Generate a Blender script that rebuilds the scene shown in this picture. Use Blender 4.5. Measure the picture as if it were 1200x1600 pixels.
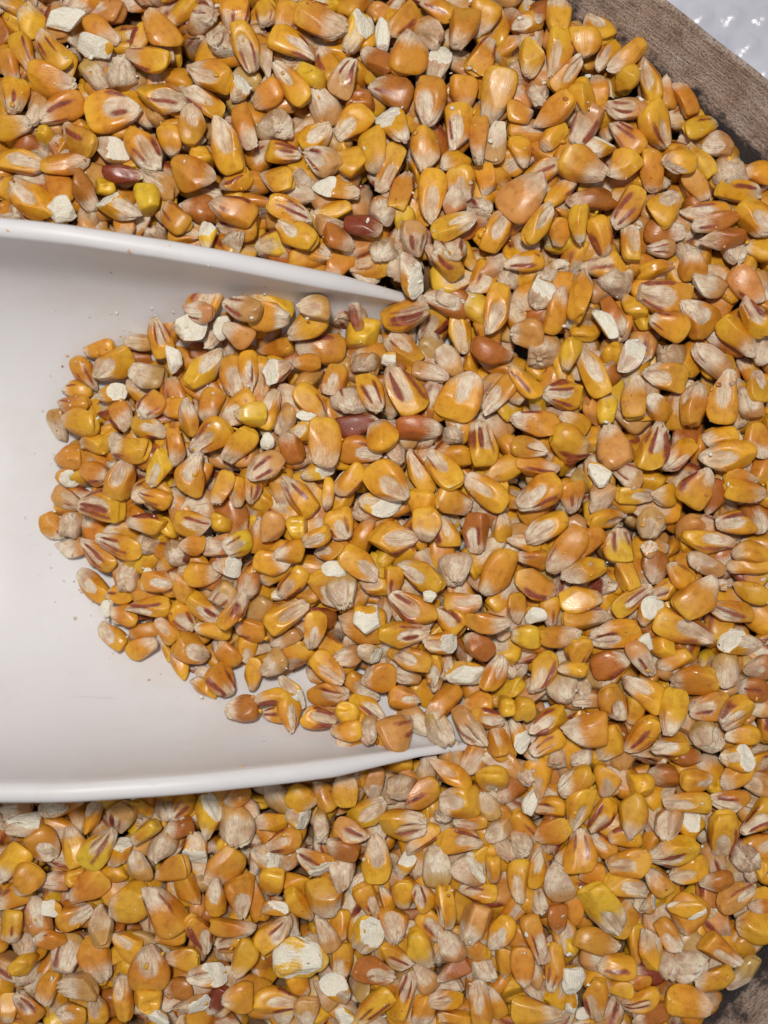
import bpy, math, re
import numpy as np
from mathutils import Vector

# ------------------------------------------------------------------ camera, light, exposure
MM = 0.001
D = 260.0            # camera height above the grain surface (mm)
SC = 0.145           # millimetres per photograph pixel at the grain surface
scene = bpy.context.scene
col = scene.collection
for o in list(bpy.data.objects):
    bpy.data.objects.remove(o)

cam_d = bpy.data.cameras.new('camera')
cam = bpy.data.objects.new('camera', cam_d)
col.objects.link(cam)
cam.location = (0, 0, D * MM)
cam_d.sensor_fit = 'HORIZONTAL'
cam_d.sensor_width = 24.0
cam_d.lens = D / SC / 1200 * 24.0
cam_d.clip_start = 0.005
cam_d.clip_end = 10.0
cam_d.dof.use_dof = True
cam_d.dof.focus_distance = (D - 4) * MM
cam_d.dof.aperture_fstop = 8.5
scene.camera = cam

world = bpy.data.worlds.new('World')
scene.world = world
world.use_nodes = True
bg = world.node_tree.nodes['Background']
bg.inputs['Color'].default_value = (0.92, 0.95, 1.0, 1)
bg.inputs['Strength'].default_value = 0.29

ld = bpy.data.lights.new('ceiling_lamp', 'AREA')
ld.shape = 'DISK'
ld.size = 0.05
ld.energy = 1.8
ld.color = (1.0, 0.955, 0.90)
lamp = bpy.data.objects.new('ceiling_lamp', ld)
col.objects.link(lamp)
lamp.location = (-0.02, 0.10, 0.47)
lamp.rotation_euler = (Vector((0, 0, 0)) - Vector(lamp.location)).to_track_quat('-Z', 'Y').to_euler()

scene.view_settings.view_transform = 'Standard'
scene.view_settings.look = 'None'
scene.view_settings.exposure = 0.0
scene.view_settings.gamma = 1.0
scene.render.engine = 'CYCLES'
scene.cycles.max_bounces = 6
scene.cycles.diffuse_bounces = 3
scene.cycles.glossy_bounces = 2

# ------------------------------------------------------------------ helpers
def sstep(a, b, x):
    t = np.clip((x - a) / (b - a), 0, 1)
    return t * t * (3 - 2 * t)

def lin(c):
    c = np.asarray(c, float) / 255.0
    return np.where(c <= 0.04045, c / 12.92, ((c + 0.055) / 1.055) ** 2.4)

def mesh_obj(name, V, F, mat, parent=None, attrs=None, smooth=True):
    """V (n,3) in mm, F (m,4) quads or a list of polygons."""
    me = bpy.data.meshes.new(name)
    V = np.asarray(V, np.float32) * MM
    if isinstance(F, np.ndarray):
        m, k = F.shape
        me.vertices.add(len(V)); me.vertices.foreach_set('co', V.ravel())
        me.loops.add(m * k); me.loops.foreach_set('vertex_index', F.astype(np.int32).ravel())
        me.polygons.add(m)
        me.polygons.foreach_set('loop_start', np.arange(0, m * k, k, dtype=np.int32))
        me.update(calc_edges=True)
    else:
        me.from_pydata([tuple(v) for v in V], [], F)
    me.polygons.foreach_set('use_smooth', np.full(len(me.polygons), smooth))
    for nm, (typ, data) in (attrs or {}).items():
        a = me.attributes.new(nm, typ, 'POINT')
        a.data.foreach_set('color' if typ == 'FLOAT_COLOR' else ('vector' if typ == 'FLOAT_VECTOR' else 'value'),
                           np.asarray(data, np.float32).ravel())
    me.materials.append(mat)
    o = bpy.data.objects.new(name, me)
    col.objects.link(o)
    if parent is not None:
        o.parent = parent
    return o

def tag(o, label=None, cat=None, group=None, kind=None):
    if label: o['label'] = label
    if cat: o['category'] = cat
    if group: o['group'] = group
    if kind: o['kind'] = kind
    return o

class NT:
    def __init__(self, name):
        self.m = bpy.data.materials.new(name); self.m.use_nodes = True
        self.t = self.m.node_tree; self.n = self.t.nodes
        self.b = self.n['Principled BSDF']
    def add(self, typ, **kw):
        nd = self.n.new(typ)
        for k, v in kw.items():
            if k in nd.inputs: nd.inputs[k].default_value = v
            else: setattr(nd, k, v)
        return nd
    def link(self, a, b): self.t.links.new(a, b)
    def ramp(self, src, stops):
        r = self.add('ShaderNodeValToRGB')
        el = r.color_ramp.elements
        while len(el) < len(stops): el.new(0.5)
        for e, (p, c) in zip(el, stops):
            e.position = p; e.color = (*c, 1) if len(c) == 3 else c
        self.link(src, r.inputs[0]); return r.outputs[0]
    def mix(self, fac, a, b, mode='MIX'):
        x = self.add('ShaderNodeMix', data_type='RGBA', blend_type=mode)
        for s, v in ((x.inputs[0], fac), (x.inputs[6], a), (x.inputs[7], b)):
            if hasattr(v, 'is_output'): self.link(v, s)
            else: s.default_value = v
        return x.outputs[2]
    def math(self, op, a, b=0.5):
        x = self.add('ShaderNodeMath', operation=op)
        for s, v in zip(x.inputs, (a, b)):
            if hasattr(v, 'is_output'): self.link(v, s)
            else: s.default_value = v
        return x.outputs[0]

# ------------------------------------------------------------------ materials
def mat_kernel():
    """skin = body colour; masks = (cream tip/germ, red streak, broken white starch)"""
    k = NT('corn_skin')
    c = k.add('ShaderNodeAttribute', attribute_name='skin')
    p = k.add('ShaderNodeAttribute', attribute_name='kpos')
    ms = k.add('ShaderNodeAttribute', attribute_name='masks')
    sp = k.add('ShaderNodeSeparateXYZ'); k.link(ms.outputs['Vector'], sp.inputs[0])
    def noise(scale, detail, rough, mapping=None):
        n = k.add('ShaderNodeTexNoise', Scale=scale, Detail=detail, Roughness=rough)
        src = p.outputs['Vector']
        if mapping:
            mp = k.add('ShaderNodeMapping'); mp.inputs['Scale'].default_value = mapping
            k.link(src, mp.inputs['Vector']); src = mp.outputs[0]
        k.link(src, n.inputs['Vector']); return n.outputs['Fac']
    mott = noise(0.55, 4.0, 0.6)
    fib = noise(1.0, 3.0, 0.62, (0.22, 2.6, 2.6))      # lengthwise fibres
    spk = noise(3.4, 2.0, 0.6)                         # dust specks
    fine = noise(1.7, 4.0, 0.65)
    wide = noise(0.22, 2.0, 0.5)
    def soft(mask, amt, lo, hi):
        f = k.math('ADD', mask, k.math('MULTIPLY', k.math('SUBTRACT', k.math('ADD', fib, fine), 1.0), amt))
        r = k.add('ShaderNodeMapRange', interpolation_type='SMOOTHSTEP')
        r.inputs[1].default_value = lo; r.inputs[2].default_value = hi
        k.link(f, r.inputs[0]); return r.outputs[0]
    body = k.mix(0.8, c.outputs['Color'], k.ramp(mott, [(0.28, (0.74, 0.58, 0.42)), (0.5, (1, 1, 1)), (0.78, (1.16, 1.16, 1.12))]), 'MULTIPLY')
    body = k.mix(0.2, body, k.ramp(fib, [(0.32, (0.66, 0.55, 0.42)), (0.5, (1, 1, 1))]), 'MULTIPLY')
    cream = k.ramp(wide, [(0.34, (0.54, 0.37, 0.22)), (0.48, (0.73, 0.585, 0.41)), (0.62, (0.86, 0.745, 0.57))])
    cream = k.mix(0.75, cream, k.ramp(fib, [(0.30, (0.60, 0.46, 0.38)), (0.47, (1, 1, 1))]), 'MULTIPLY')
    cream = k.mix(k.math('MULTIPLY', k.ramp(mott, [(0.48, (0, 0, 0)), (0.66, (1, 1, 1))]), 0.6), cream, (0.55, 0.295, 0.225, 1))
    cf = soft(sp.outputs['X'], 0.42, 0.04, 0.96)
    a = k.mix(cf, body, cream)
    a = k.mix(soft(sp.outputs['Y'], 0.5, 0.15, 0.75), a, k.ramp(mott, [(0.3, (0.15, 0.02, 0.010)), (0.7, (0.36, 0.085, 0.03))]))
    white = k.ramp(fine, [(0.30, (0.80, 0.71, 0.53)), (0.58, (0.90, 0.85, 0.72))])
    wf = soft(sp.outputs['Z'], 0.5, 0.3, 0.6)
    a = k.mix(wf, a, white)
    df = k.math('MULTIPLY', k.ramp(spk, [(0.62, (0, 0, 0)), (0.72, (1, 1, 1))]), 0.26)
    a = k.mix(df, a, (0.74, 0.63, 0.47, 1))
    k.link(a, k.b.inputs['Base Color'])
    mt = k.math('MAXIMUM', cf, wf)
    r = k.math('MULTIPLY_ADD', mt, 0.26); r.node.inputs[2].default_value = 0.20
    r = k.math('ADD', r, k.math('MULTIPLY', k.math('SUBTRACT', wide, 0.45), 0.7))
    r = k.math('MAXIMUM', r, 0.12)
    r2 = k.math('MULTIPLY_ADD', mott, 0.26); k.link(r, r2.node.inputs[2])
    k.link(r2, k.b.inputs['Roughness'])
    k.b.inputs['Specular IOR Level'].default_value = 0.5
    k.b.inputs['Subsurface Weight'].default_value = 0.22
    k.b.inputs['Subsurface Radius'].default_value = (1.0, 0.55, 0.2)
    k.b.inputs['Subsurface Scale'].default_value = 0.0011
    h = k.math('ADD', k.math('MULTIPLY', fib, 1.4), fine)
    bs = k.math('MULTIPLY_ADD', mt, 0.6); bs.node.inputs[2].default_value = 0.09
    bp = k.add('ShaderNodeBump', Distance=0.00042)
    k.link(bs, bp.inputs['Strength']); k.link(h, bp.inputs['Height'])
    k.link(bp.outputs[0], k.b.inputs['Normal'])
    return k.m

def mat_plastic():
    k = NT('white_plastic')
    tc = k.add('ShaderNodeTexCoord')
    n = k.add('ShaderNodeTexNoise', Scale=14.0, Detail=5.0, Roughness=0.6)
    k.link(tc.outputs['Object'], n.inputs['Vector'])
    base = k.ramp(n.outputs['Fac'], [(0.3, (0.675, 0.65, 0.645)), (0.7, (0.725, 0.712, 0.72))])
    s = k.add('ShaderNodeTexNoise', Scale=170.0, Detail=3.0, Roughness=0.7)
    k.link(tc.outputs['Object'], s.inputs['Vector'])
    sp = k.ramp(s.outputs['Fac'], [(0.70, (0, 0, 0)), (0.78, (1, 1, 1))])
    mp = k.add('ShaderNodeMapping'); mp.inputs['Scale'].default_value = (60, 700, 700)
    mp.inputs['Rotation'].default_value = (0, 0, 0.5)
    k.link(tc.outputs['Object'], mp.inputs['Vector'])
    sc = k.add('ShaderNodeTexNoise', Scale=1.0, Detail=2.0)
    k.link(mp.outputs[0], sc.inputs['Vector'])
    scr = k.ramp(sc.outputs['Fac'], [(0.70, (0, 0, 0)), (0.78, (1, 1, 1))])
    a = k.mix(k.math('MULTIPLY', sp, 0.32), base, (0.33, 0.28, 0.25, 1))
    a = k.mix(k.math('MULTIPLY', scr, 0.22), a, (0.40, 0.36, 0.33, 1))
    sm = k.add('ShaderNodeTexNoise', Scale=38.0, Detail=6.0, Roughness=0.7)       # smears of corn dust
    k.link(tc.outputs['Object'], sm.inputs['Vector'])
    a = k.mix(k.math('MULTIPLY', k.ramp(sm.outputs['Fac'], [(0.50, (0, 0, 0)), (0.72, (1, 1, 1))]), 0.30), a, (0.60, 0.51, 0.40, 1))
    k.link(a, k.b.inputs['Base Color'])
    rr = k.ramp(n.outputs['Fac'], [(0.3, (0.36,) * 3), (0.7, (0.5,) * 3)])
    k.link(rr, k.b.inputs['Roughness'])
    k.b.inputs['Subsurface Weight'].default_value = 0.12
    k.b.inputs['Subsurface Radius'].default_value = (1, 0.9, 0.85)
    k.b.inputs['Subsurface Scale'].default_value = 0.002
    bp = k.add('ShaderNodeBump', Strength=0.10, Distance=0.0006)
    k.link(s.outputs['Fac'], bp.inputs['Height']); k.link(bp.outputs[0], k.b.inputs['Normal'])
    return k.m

def mat_metal():
    """worn stained tub metal; 'tubuv' = (arc mm, height mm, 0)"""
    k = NT('worn_tub_metal')
    p = k.add('ShaderNodeAttribute', attribute_name='tubuv')
    mp = k.add('ShaderNodeMapping'); mp.inputs['Scale'].default_value = (0.12, 1.5, 1)
    k.link(p.outputs['Vector'], mp.inputs['Vector'])
    st = k.add('ShaderNodeTexNoise', Scale=1.0, Detail=6.0, Roughness=0.7)        # streaks along the wall
    k.link(mp.outputs[0], st.inputs['Vector'])
    bl = k.add('ShaderNodeTexNoise', Scale=0.16, Detail=6.0, Roughness=0.65)      # stain patches
    k.link(p.outputs['Vector'], bl.inputs['Vector'])
    gr = k.add('ShaderNodeTexNoise', Scale=1.9, Detail=3.0, Roughness=0.7)        # grit
    k.link(p.outputs['Vector'], gr.inputs['Vector'])
    brown = k.ramp(bl.outputs['Fac'], [(0.28, (0.25, 0.165, 0.12)), (0.5, (0.47, 0.345, 0.27)), (0.72, (0.61, 0.505, 0.44))])
    a = k.mix(0.75, brown, k.ramp(st.outputs['Fac'], [(0.32, (0.34, 0.31, 0.30)), (0.5, (1, 1, 1)), (0.68, (1.9, 1.85, 1.82))]), 'MULTIPLY')
    a = k.mix(0.85, a, k.ramp(gr.outputs['Fac'], [(0.36, (0.35, 0.32, 0.32)), (0.52, (1, 1, 1)), (0.68, (1.45, 1.4, 1.36))]), 'MULTIPLY')
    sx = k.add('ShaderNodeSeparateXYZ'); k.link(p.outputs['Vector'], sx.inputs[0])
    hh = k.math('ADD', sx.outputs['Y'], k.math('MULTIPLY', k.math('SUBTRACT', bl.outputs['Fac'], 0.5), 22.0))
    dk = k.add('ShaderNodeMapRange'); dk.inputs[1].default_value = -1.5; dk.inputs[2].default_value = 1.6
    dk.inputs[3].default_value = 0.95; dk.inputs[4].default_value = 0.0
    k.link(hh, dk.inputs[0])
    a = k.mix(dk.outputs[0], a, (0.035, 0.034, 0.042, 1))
    k.link(a, k.b.inputs['Base Color'])
    mm_ = k.ramp(st.outputs['Fac'], [(0.45, (0.05,) * 3), (0.68, (0.7,) * 3)])
    k.link(mm_, k.b.inputs['Metallic'])
    k.link(k.ramp(gr.outputs['Fac'], [(0.35, (0.6,) * 3), (0.68, (0.14,) * 3)]), k.b.inputs['Roughness'])
    h = k.math('ADD', st.outputs['Fac'], k.math('MULTIPLY', gr.outputs['Fac'], 1.1))
    bp = k.add('ShaderNodeBump', Strength=0.9, Distance=0.0009)
    k.link(h, bp.inputs['Height']); k.link(bp.outputs[0], k.b.inputs['Normal'])
    return k.m

def mat_sheet():
    k = NT('embossed_plastic')
    tc = k.add('ShaderNodeTexCoord')
    n = k.add('ShaderNodeTexNoise', Scale=35.0, Detail=3.0)
    k.link(tc.outputs['Object'], n.inputs['Vector'])
    k.link(k.ramp(n.outputs['Fac'], [(0.3, (0.60, 0.60, 0.68)), (0.7, (0.74, 0.74, 0.82))]), k.b.inputs['Base Color'])
    k.b.inputs['Roughness'].default_value = 0.15
    bp = k.add('ShaderNodeBump', Strength=0.5, Distance=0.001)
    n2 = k.add('ShaderNodeTexNoise', Scale=330.0, Detail=2.0); k.link(tc.outputs['Object'], n2.inputs['Vector']); k.link(n2.outputs['Fac'], bp.inputs['Height'])
    k.link(bp.outputs[0], k.b.inputs['Normal'])
    return k.m

def mat_plain(name, c, r):
    k = NT(name)
    tc = k.add('ShaderNodeTexCoord'); n = k.add('ShaderNodeTexNoise', Scale=300.0, Detail=3.0)
    k.link(tc.outputs['Object'], n.inputs['Vector'])
    k.link(k.ramp(n.outputs['Fac'], [(0.3, tuple(v * 0.6 for v in c)), (0.7, c)]), k.b.inputs['Base Color'])
    k.b.inputs['Roughness'].default_value = r
    return k.m

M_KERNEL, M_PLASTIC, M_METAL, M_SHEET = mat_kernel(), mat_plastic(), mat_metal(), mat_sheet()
M_BED = mat_plain('corn_underlay', (0.20, 0.105, 0.045), 0.9)  # dark brown for the added sheet below the kernels

# ------------------------------------------------------------------ the sheet the tub stands on
def build_sheet():
    n = 440
    xs = np.linspace(-420, 420, n); X, Y = np.meshgrid(xs, xs)
    rng = np.random.default_rng(5)
    Z = np.full_like(X, -66.0)
    for i in range(7):
        a, f, p = rng.uniform(0, 6.28), rng.uniform(0.01, 0.03), rng.uniform(0, 6.28)
        Z += 0.9 * np.sin((X * np.cos(a) + Y * np.sin(a)) * f + p)
    # staggered raised blisters pressed into the plastic
    px, py = 9.0, 8.0
    row = np.floor(Y / py)
    fx = (X / px + 0.5 * (row % 2)) % 1 - 0.5
    fy = (Y / py) % 1 - 0.5
    Z += 3.0 * np.exp(-((fx * px) ** 2 + (fy * py) ** 2) / (2 * 1.9 ** 2))
    rr = np.hypot((X + 26) / 1.0, Y + 8)
    Z = np.where(rr < 165, np.minimum(Z, -64.6), Z)
    V = np.stack([X, Y, Z], -1).reshape(-1, 3)
    i = np.arange(n * n).reshape(n, n)
    F = np.stack([i[:-1, :-1], i[:-1, 1:], i[1:, 1:], i[1:, :-1]], -1).reshape(-1, 4)
    o = mesh_obj('plastic_sheet', V, F, M_SHEET)
    o['kind'] = 'structure'
build_sheet()

# ------------------------------------------------------------------ the tub
_ctl = [(880, 0), (1010, 88), (1120, 178), (1212, 260), (1305, 350), (1395, 510), (1440, 720), (1440, 960), (1400, 1200), (1325, 1395), (1212, 1518),
        (1098, 1620), (910, 1745), (620, 1825), (280, 1835), (-60, 1740), (-320, 1540), (-480, 1240), (-540, 880), (-505, 500), (-390, 150),
        (-180, -110), (80, -235), (380, -250), (650, -155)]
def _closed_spline(P, per):
    P = np.array(P, float); out = []
    n = len(P)
    for i in range(n):
        a, b, c, d = P[i - 1], P[i], P[(i + 1) % n], P[(i + 2) % n]
        t = np.linspace(0, 1, per, endpoint=False)[:, None]
        out.append(0.5 * (2 * b + (c - a) * t + (2 * a - 5 * b + 4 * c - d) * t ** 2 + (3 * b - a - 3 * c + d) * t ** 3))
    return np.concatenate(out)
OUT = _closed_spline([((x - 600) * SC, (800 - y) * SC) for x, y in _ctl], 16)
for _ in range(6): OUT = 0.25 * np.roll(OUT, 6, 0) + 0.5 * OUT + 0.25 * np.roll(OUT, -6, 0)
_tan = np.roll(OUT, -1, 0) - np.roll(OUT, 1, 0)
ONRM = np.stack([-_tan[:, 1], _tan[:, 0]], -1); ONRM /= np.linalg.norm(ONRM, axis=1, keepdims=True)
TC = OUT.mean(0)
if ((OUT - TC) * ONRM).sum() < 0: ONRM = -ONRM
_arc = np.concatenate([[0], np.cumsum(np.linalg.norm(np.diff(OUT, axis=0), axis=1))])
TX, TY = TC
def wall_dist(x, y):
    """mm from the wall, positive inside"""
    d = OUT - np.array([x, y]); k = (d * d).sum(1).argmin()
    return float((d[k] * ONRM[k]).sum())
def build_tub():
    root = bpy.data.objects.new('metal_tub', None); col.objects.link(root)
    root.location = (TX * MM, TY * MM, -62 * MM)
    tag(root, 'oval worn metal tub with brown stained wall holding the corn', 'tub')
    def sweep(name, prof, closed=True):
        prof = np.array(prof, float); k = len(prof); seg = len(OUT)
        rng = np.random.default_rng(8)
        wob = sum(0.09 * np.sin(m * np.arange(seg) / seg * 2 * np.pi + rng.uniform(0, 6.28)) for m in (9, 14, 23))
        XY = OUT[:, None, :] + ONRM[:, None, :] * (prof[None, :, 0:1] + wob[:, None, None])
        V = np.concatenate([XY - TC, np.broadcast_to(prof[None, :, 1:2], (seg, k, 1))], -1).reshape(-1, 3)
        uv = np.stack([np.broadcast_to(_arc[:, None], (seg, k)), np.broadcast_to(prof[None, :, 1] - 62 + 0.6 * prof[None, :, 0], (seg, k)), np.zeros((seg, k))], -1).reshape(-1, 3)
        i = np.arange(seg * k).reshape(seg, k); j = np.roll(i, -1, 0)
        a = np.arange(k if closed else k - 1); b = (a + 1) % k
        F = np.stack([i[:, a], j[:, a], j[:, b], i[:, b]], -1).reshape(-1, 4)
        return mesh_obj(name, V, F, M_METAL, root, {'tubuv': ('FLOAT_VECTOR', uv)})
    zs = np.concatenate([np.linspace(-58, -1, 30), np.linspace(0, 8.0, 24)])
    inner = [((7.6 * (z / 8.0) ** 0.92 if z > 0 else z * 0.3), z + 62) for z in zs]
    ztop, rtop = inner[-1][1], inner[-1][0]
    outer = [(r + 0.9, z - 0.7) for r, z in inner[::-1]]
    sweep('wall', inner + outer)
    sweep('rolled_rim', [(rtop + 0.7 + 0.95 * math.cos(t), ztop - 0.1 + 0.85 * math.sin(t)) for t in np.linspace(0, 2 * np.pi, 16, endpoint=False)])
    rb = inner[0][0]
    sc_ = [(f, z) for z in (3.2, 0.5) for f in ((0.02, 0.5, 1.0) if z > 1 else (1.0, 0.5, 0.02))]
    seg = len(OUT); B = OUT + ONRM * rb - TC
    V = np.stack([np.concatenate([B * f, np.full((seg, 1), z)], 1) for f, z in sc_], 1).reshape(-1, 3)
    k = len(sc_); i = np.arange(seg * k).reshape(seg, k); j = np.roll(i, -1, 0); a = np.arange(k); b = (a + 1) % k
    F = np.stack([i[:, a], j[:, a], j[:, b], i[:, b]], -1).reshape(-1, 4)
    mesh_obj('base', V, F, M_METAL, root, {'tubuv': ('FLOAT_VECTOR', V)})
build_tub()

# ------------------------------------------------------------------ the scoop
sx_ = np.array([-130, -95, -64, -39, -14, 3, 22, 42], float)
s_w = lambda x: np.interp(x, sx_, [56, 55.6, 54.2, 52.6, 51.1, 50.6, 50, 48])
_xg = np.linspace(-135, 45, 361)
def _smooth(y, k=31):
    yp = np.pad(y, k // 2, mode='edge'); return np.convolve(yp, np.ones(k) / k, 'valid')
_zr = _smooth(np.interp(_xg, sx_, [29.5, 30, 29.5, 23.8, 12.0, 1.2, -11, -15]))
_yc = _smooth(np.interp(_xg, sx_, [3.0, 1.5, 0.0, -1.0, -2.0, -2.2, -3.0, -3.6]))
s_zr = lambda x: np.interp(x, _xg, _zr)
s_yc = lambda x: np.interp(x, _xg, _yc)
XB, XE = -84.0, -122.0
def s_back(x):
    q = np.clip((XB - x) / (XB - XE), 0, 1)
    return np.maximum(1 - q ** 2.5, 0) ** (1 / 2.5)
ZF = -16.0
TILT = lambda x: np.interp(x, [-70, -30, 5], [1.0, 2.5, 4.8])
NS = 2.7
def scoop_z(x, y):
    """height of the inside of the scoop, nan outside"""
    w = s_w(x) * np.maximum(s_back(x), 1e-3); zr = s_zr(x)
    zf = np.minimum(ZF, zr - 1.0)
    u = np.abs(y - s_yc(x)) / w
    q = np.clip((u / 1.0), 0, 1)
    z = zr - (zr - zf) * np.maximum(1 - q ** NS, 0) ** (1 / NS) - TILT(x) * (y - s_yc(x)) / s_w(x)
    return np.where((u <= 1.0) & (x > XE) & (x < 42), z, np.nan)

def build_scoop():
    root = bpy.data.objects.new('grain_scoop', None); col.objects.link(root)
    root.location = (-60 * MM, 0, (ZF - 2) * MM)
    tag(root, 'white plastic grain scoop half buried in the loose corn', 'scoop')
    off = np.array([-60, 0, ZF - 2])
    # bowl : closed profile swept along x
    q = np.linspace(0, 1, 60)
    xs = np.concatenate([XE + (XB - XE) * (1 - np.cos(q * np.pi / 2)) + 0.02, np.linspace(XB + 1, 42, 90)])
    th = np.linspace(-np.pi / 2, np.pi / 2, 81)
    V = []
    for x in xs:
        bk = max(float(s_back(x)), 0.02)
        w, zr, yc = float(s_w(x)) * bk, float(s_zr(x)), float(s_yc(x))
        zf = min(ZF, zr - 1.0)
        zf_ = zr - (zr - zf) * max(bk, 0.05) ** 0.75
        si, co = np.sin(th), np.cos(th)
        yi = w * np.sign(si) * np.abs(si) ** (2 / NS)
        zi = zr - (zr - zf_) * np.abs(co) ** (2 / NS)
        lip = np.clip((zr + 14) / 24, 0.5, 1)
        tk = 2.0
        lr = 1.9 * lip
        # rolled lip going over to the outside
        ph = np.linspace(0.15 * np.pi, 1.25 * np.pi, 9)
        ly = w + lr * (1 - np.cos(ph)) * 1.05 - 0.0
        lz = zr + lr * np.sin(ph) * 0.9 - 0.4 * lip
        yo = (w + tk) / max(w, 1e-3) * yi[::-1]
        zo = zi[::-1] - tk * (0.15 + 0.85 * np.abs(co[::-1]))
        m = (zo < zr - 2.2 * lip)
        zo = np.minimum(zo, zr - 2.0 * lip)
        py = np.concatenate([yi, ly, yo, -ly[::-1]])
        pz = np.concatenate([zi, lz, zo, lz[::-1]])
        pz = pz - float(TILT(x)) * py / float(s_w(x))
        V.append(np.stack([np.full_like(py, x), py + yc, pz], -1))
    V = np.array(V); ns, k = V.shape[:2]
    i = np.arange(ns * k).reshape(ns, k)
    a, b = np.arange(k), (np.arange(k) + 1) % k
    F = np.stack([i[:-1, a], i[1:, a], i[1:, b], i[:-1, b]], -1).reshape(-1, 4)
    Fl = [tuple(f) for f in F[:, ::-1]]
    # close the mouth edge: bridge inner to outer
    L = len(th)
    e = i[-1]
    outer0 = L + 9
    for j in range(L - 1):
        Fl.append((e[j], e[j + 1], e[outer0 + L - 2 - j], e[outer0 + L - 1 - j]))
    e0 = i[0]
    for j in range(L - 1):
        Fl.append((e0[j + 1], e0[j], e0[outer0 + L - 1 - j], e0[outer0 + L - 2 - j]))
    Vf = V.reshape(-1, 3) - off
    o = mesh_obj('bowl', Vf, Fl, M_PLASTIC, root)
    # handle
    ps = []
    n = 24; t2 = np.linspace(0, 2 * np.pi, 20, endpoint=False)
    for j in range(n):
        f = j / (n - 1)
        c = np.array([-117 - 125 * f, 2.5 + 3 * f, 18 + 30 * f ** 0.8])
        r = 10.5 + 2.0 * math.sin(f * 3.0)
        if f > 0.9: r *= math.sqrt(max(0.05, 1 - ((f - 0.9) / 0.1) ** 2))
        ps.append(np.stack([np.full(20, c[0]), c[1] + r * 1.15 * np.cos(t2), c[2] + r * 0.8 * np.sin(t2)], -1))
    ps = np.array(ps); i = np.arange(n * 20).reshape(n, 20)
    a, b = np.arange(20), (np.arange(20) + 1) % 20
    F = [tuple(f) for f in np.stack([i[:-1, a], i[:-1, b], i[1:, b], i[1:, a]], -1).reshape(-1, 4)]
    F += [tuple(i[-1]), tuple(i[0][::-1])]
    mesh_obj('handle', ps.reshape(-1, 3) - off, F, M_PLASTIC, root)
build_scoop()

# ------------------------------------------------------------------ kernels: shape and skin
def quad_sphere(n):
    g = np.tan(np.linspace(-1, 1, n + 1) * np.pi / 4)
    A, B = np.meshgrid(g, g, indexing='ij'); O = np.ones_like(A)
    sides = [(O, A, B), (-O, B, A), (B, O, A), (A, -O, B), (A, B, O), (B, A, -O)]
    P, F = [], []
    for s in sides:
        base = len(P) * (n + 1) ** 2
        P.append(np.stack(s, -1).reshape(-1, 3))
        i = base + np.arange((n + 1) ** 2).reshape(n + 1, n + 1)
        F.append(np.stack([i[:-1, :-1], i[1:, :-1], i[1:, 1:], i[:-1, 1:]], -1).reshape(-1, 4))
    P = np.concatenate(P); F = np.concatenate(F)
    key = np.round(P * 1e5).astype(np.int64)
    _, first, inv = np.unique(key, axis=0, return_index=True, return_inverse=True)
    P = P[first]; F = inv.reshape(-1)[F]
    P /= np.linalg.norm(P, axis=1, keepdims=True)
    return P, F
SPH = {n: quad_sphere(n) for n in (6, 9, 14)}

TONES = {k: lin(v) for k, v in dict(
    y=(217, 158, 38), l=(224, 176, 46), o=(206, 142, 44), b=(176, 104, 36), p=(196, 144, 84),
    g=(190, 150, 88), m=(132, 56, 28), k=(206, 144, 74), c=(224, 214, 184)).items()}
CREAM, PINK, TIPC, STREAK, WHITE, AMBER, LEMON = [lin(c) for c in (
    (226, 210, 184), (210, 172, 152), (176, 116, 102), (120, 26, 16), (248, 245, 230), (190, 112, 20), (230, 182, 56))]
ALB = 1.02

def sines(q, rng, n, f0, f1):
    out = np.zeros(len(q))
    for _ in range(n):
        v = rng.normal(size=3); v *= rng.uniform(f0, f1) / np.linalg.norm(v)
        out += np.sin(q @ v + rng.uniform(0, 6.28))
    return out / math.sqrt(n)

def mixc(C, T, f):
    f = np.clip(f, 0, 1)[:, None]
    return C * (1 - f) + np.asarray(T) * f

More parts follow.
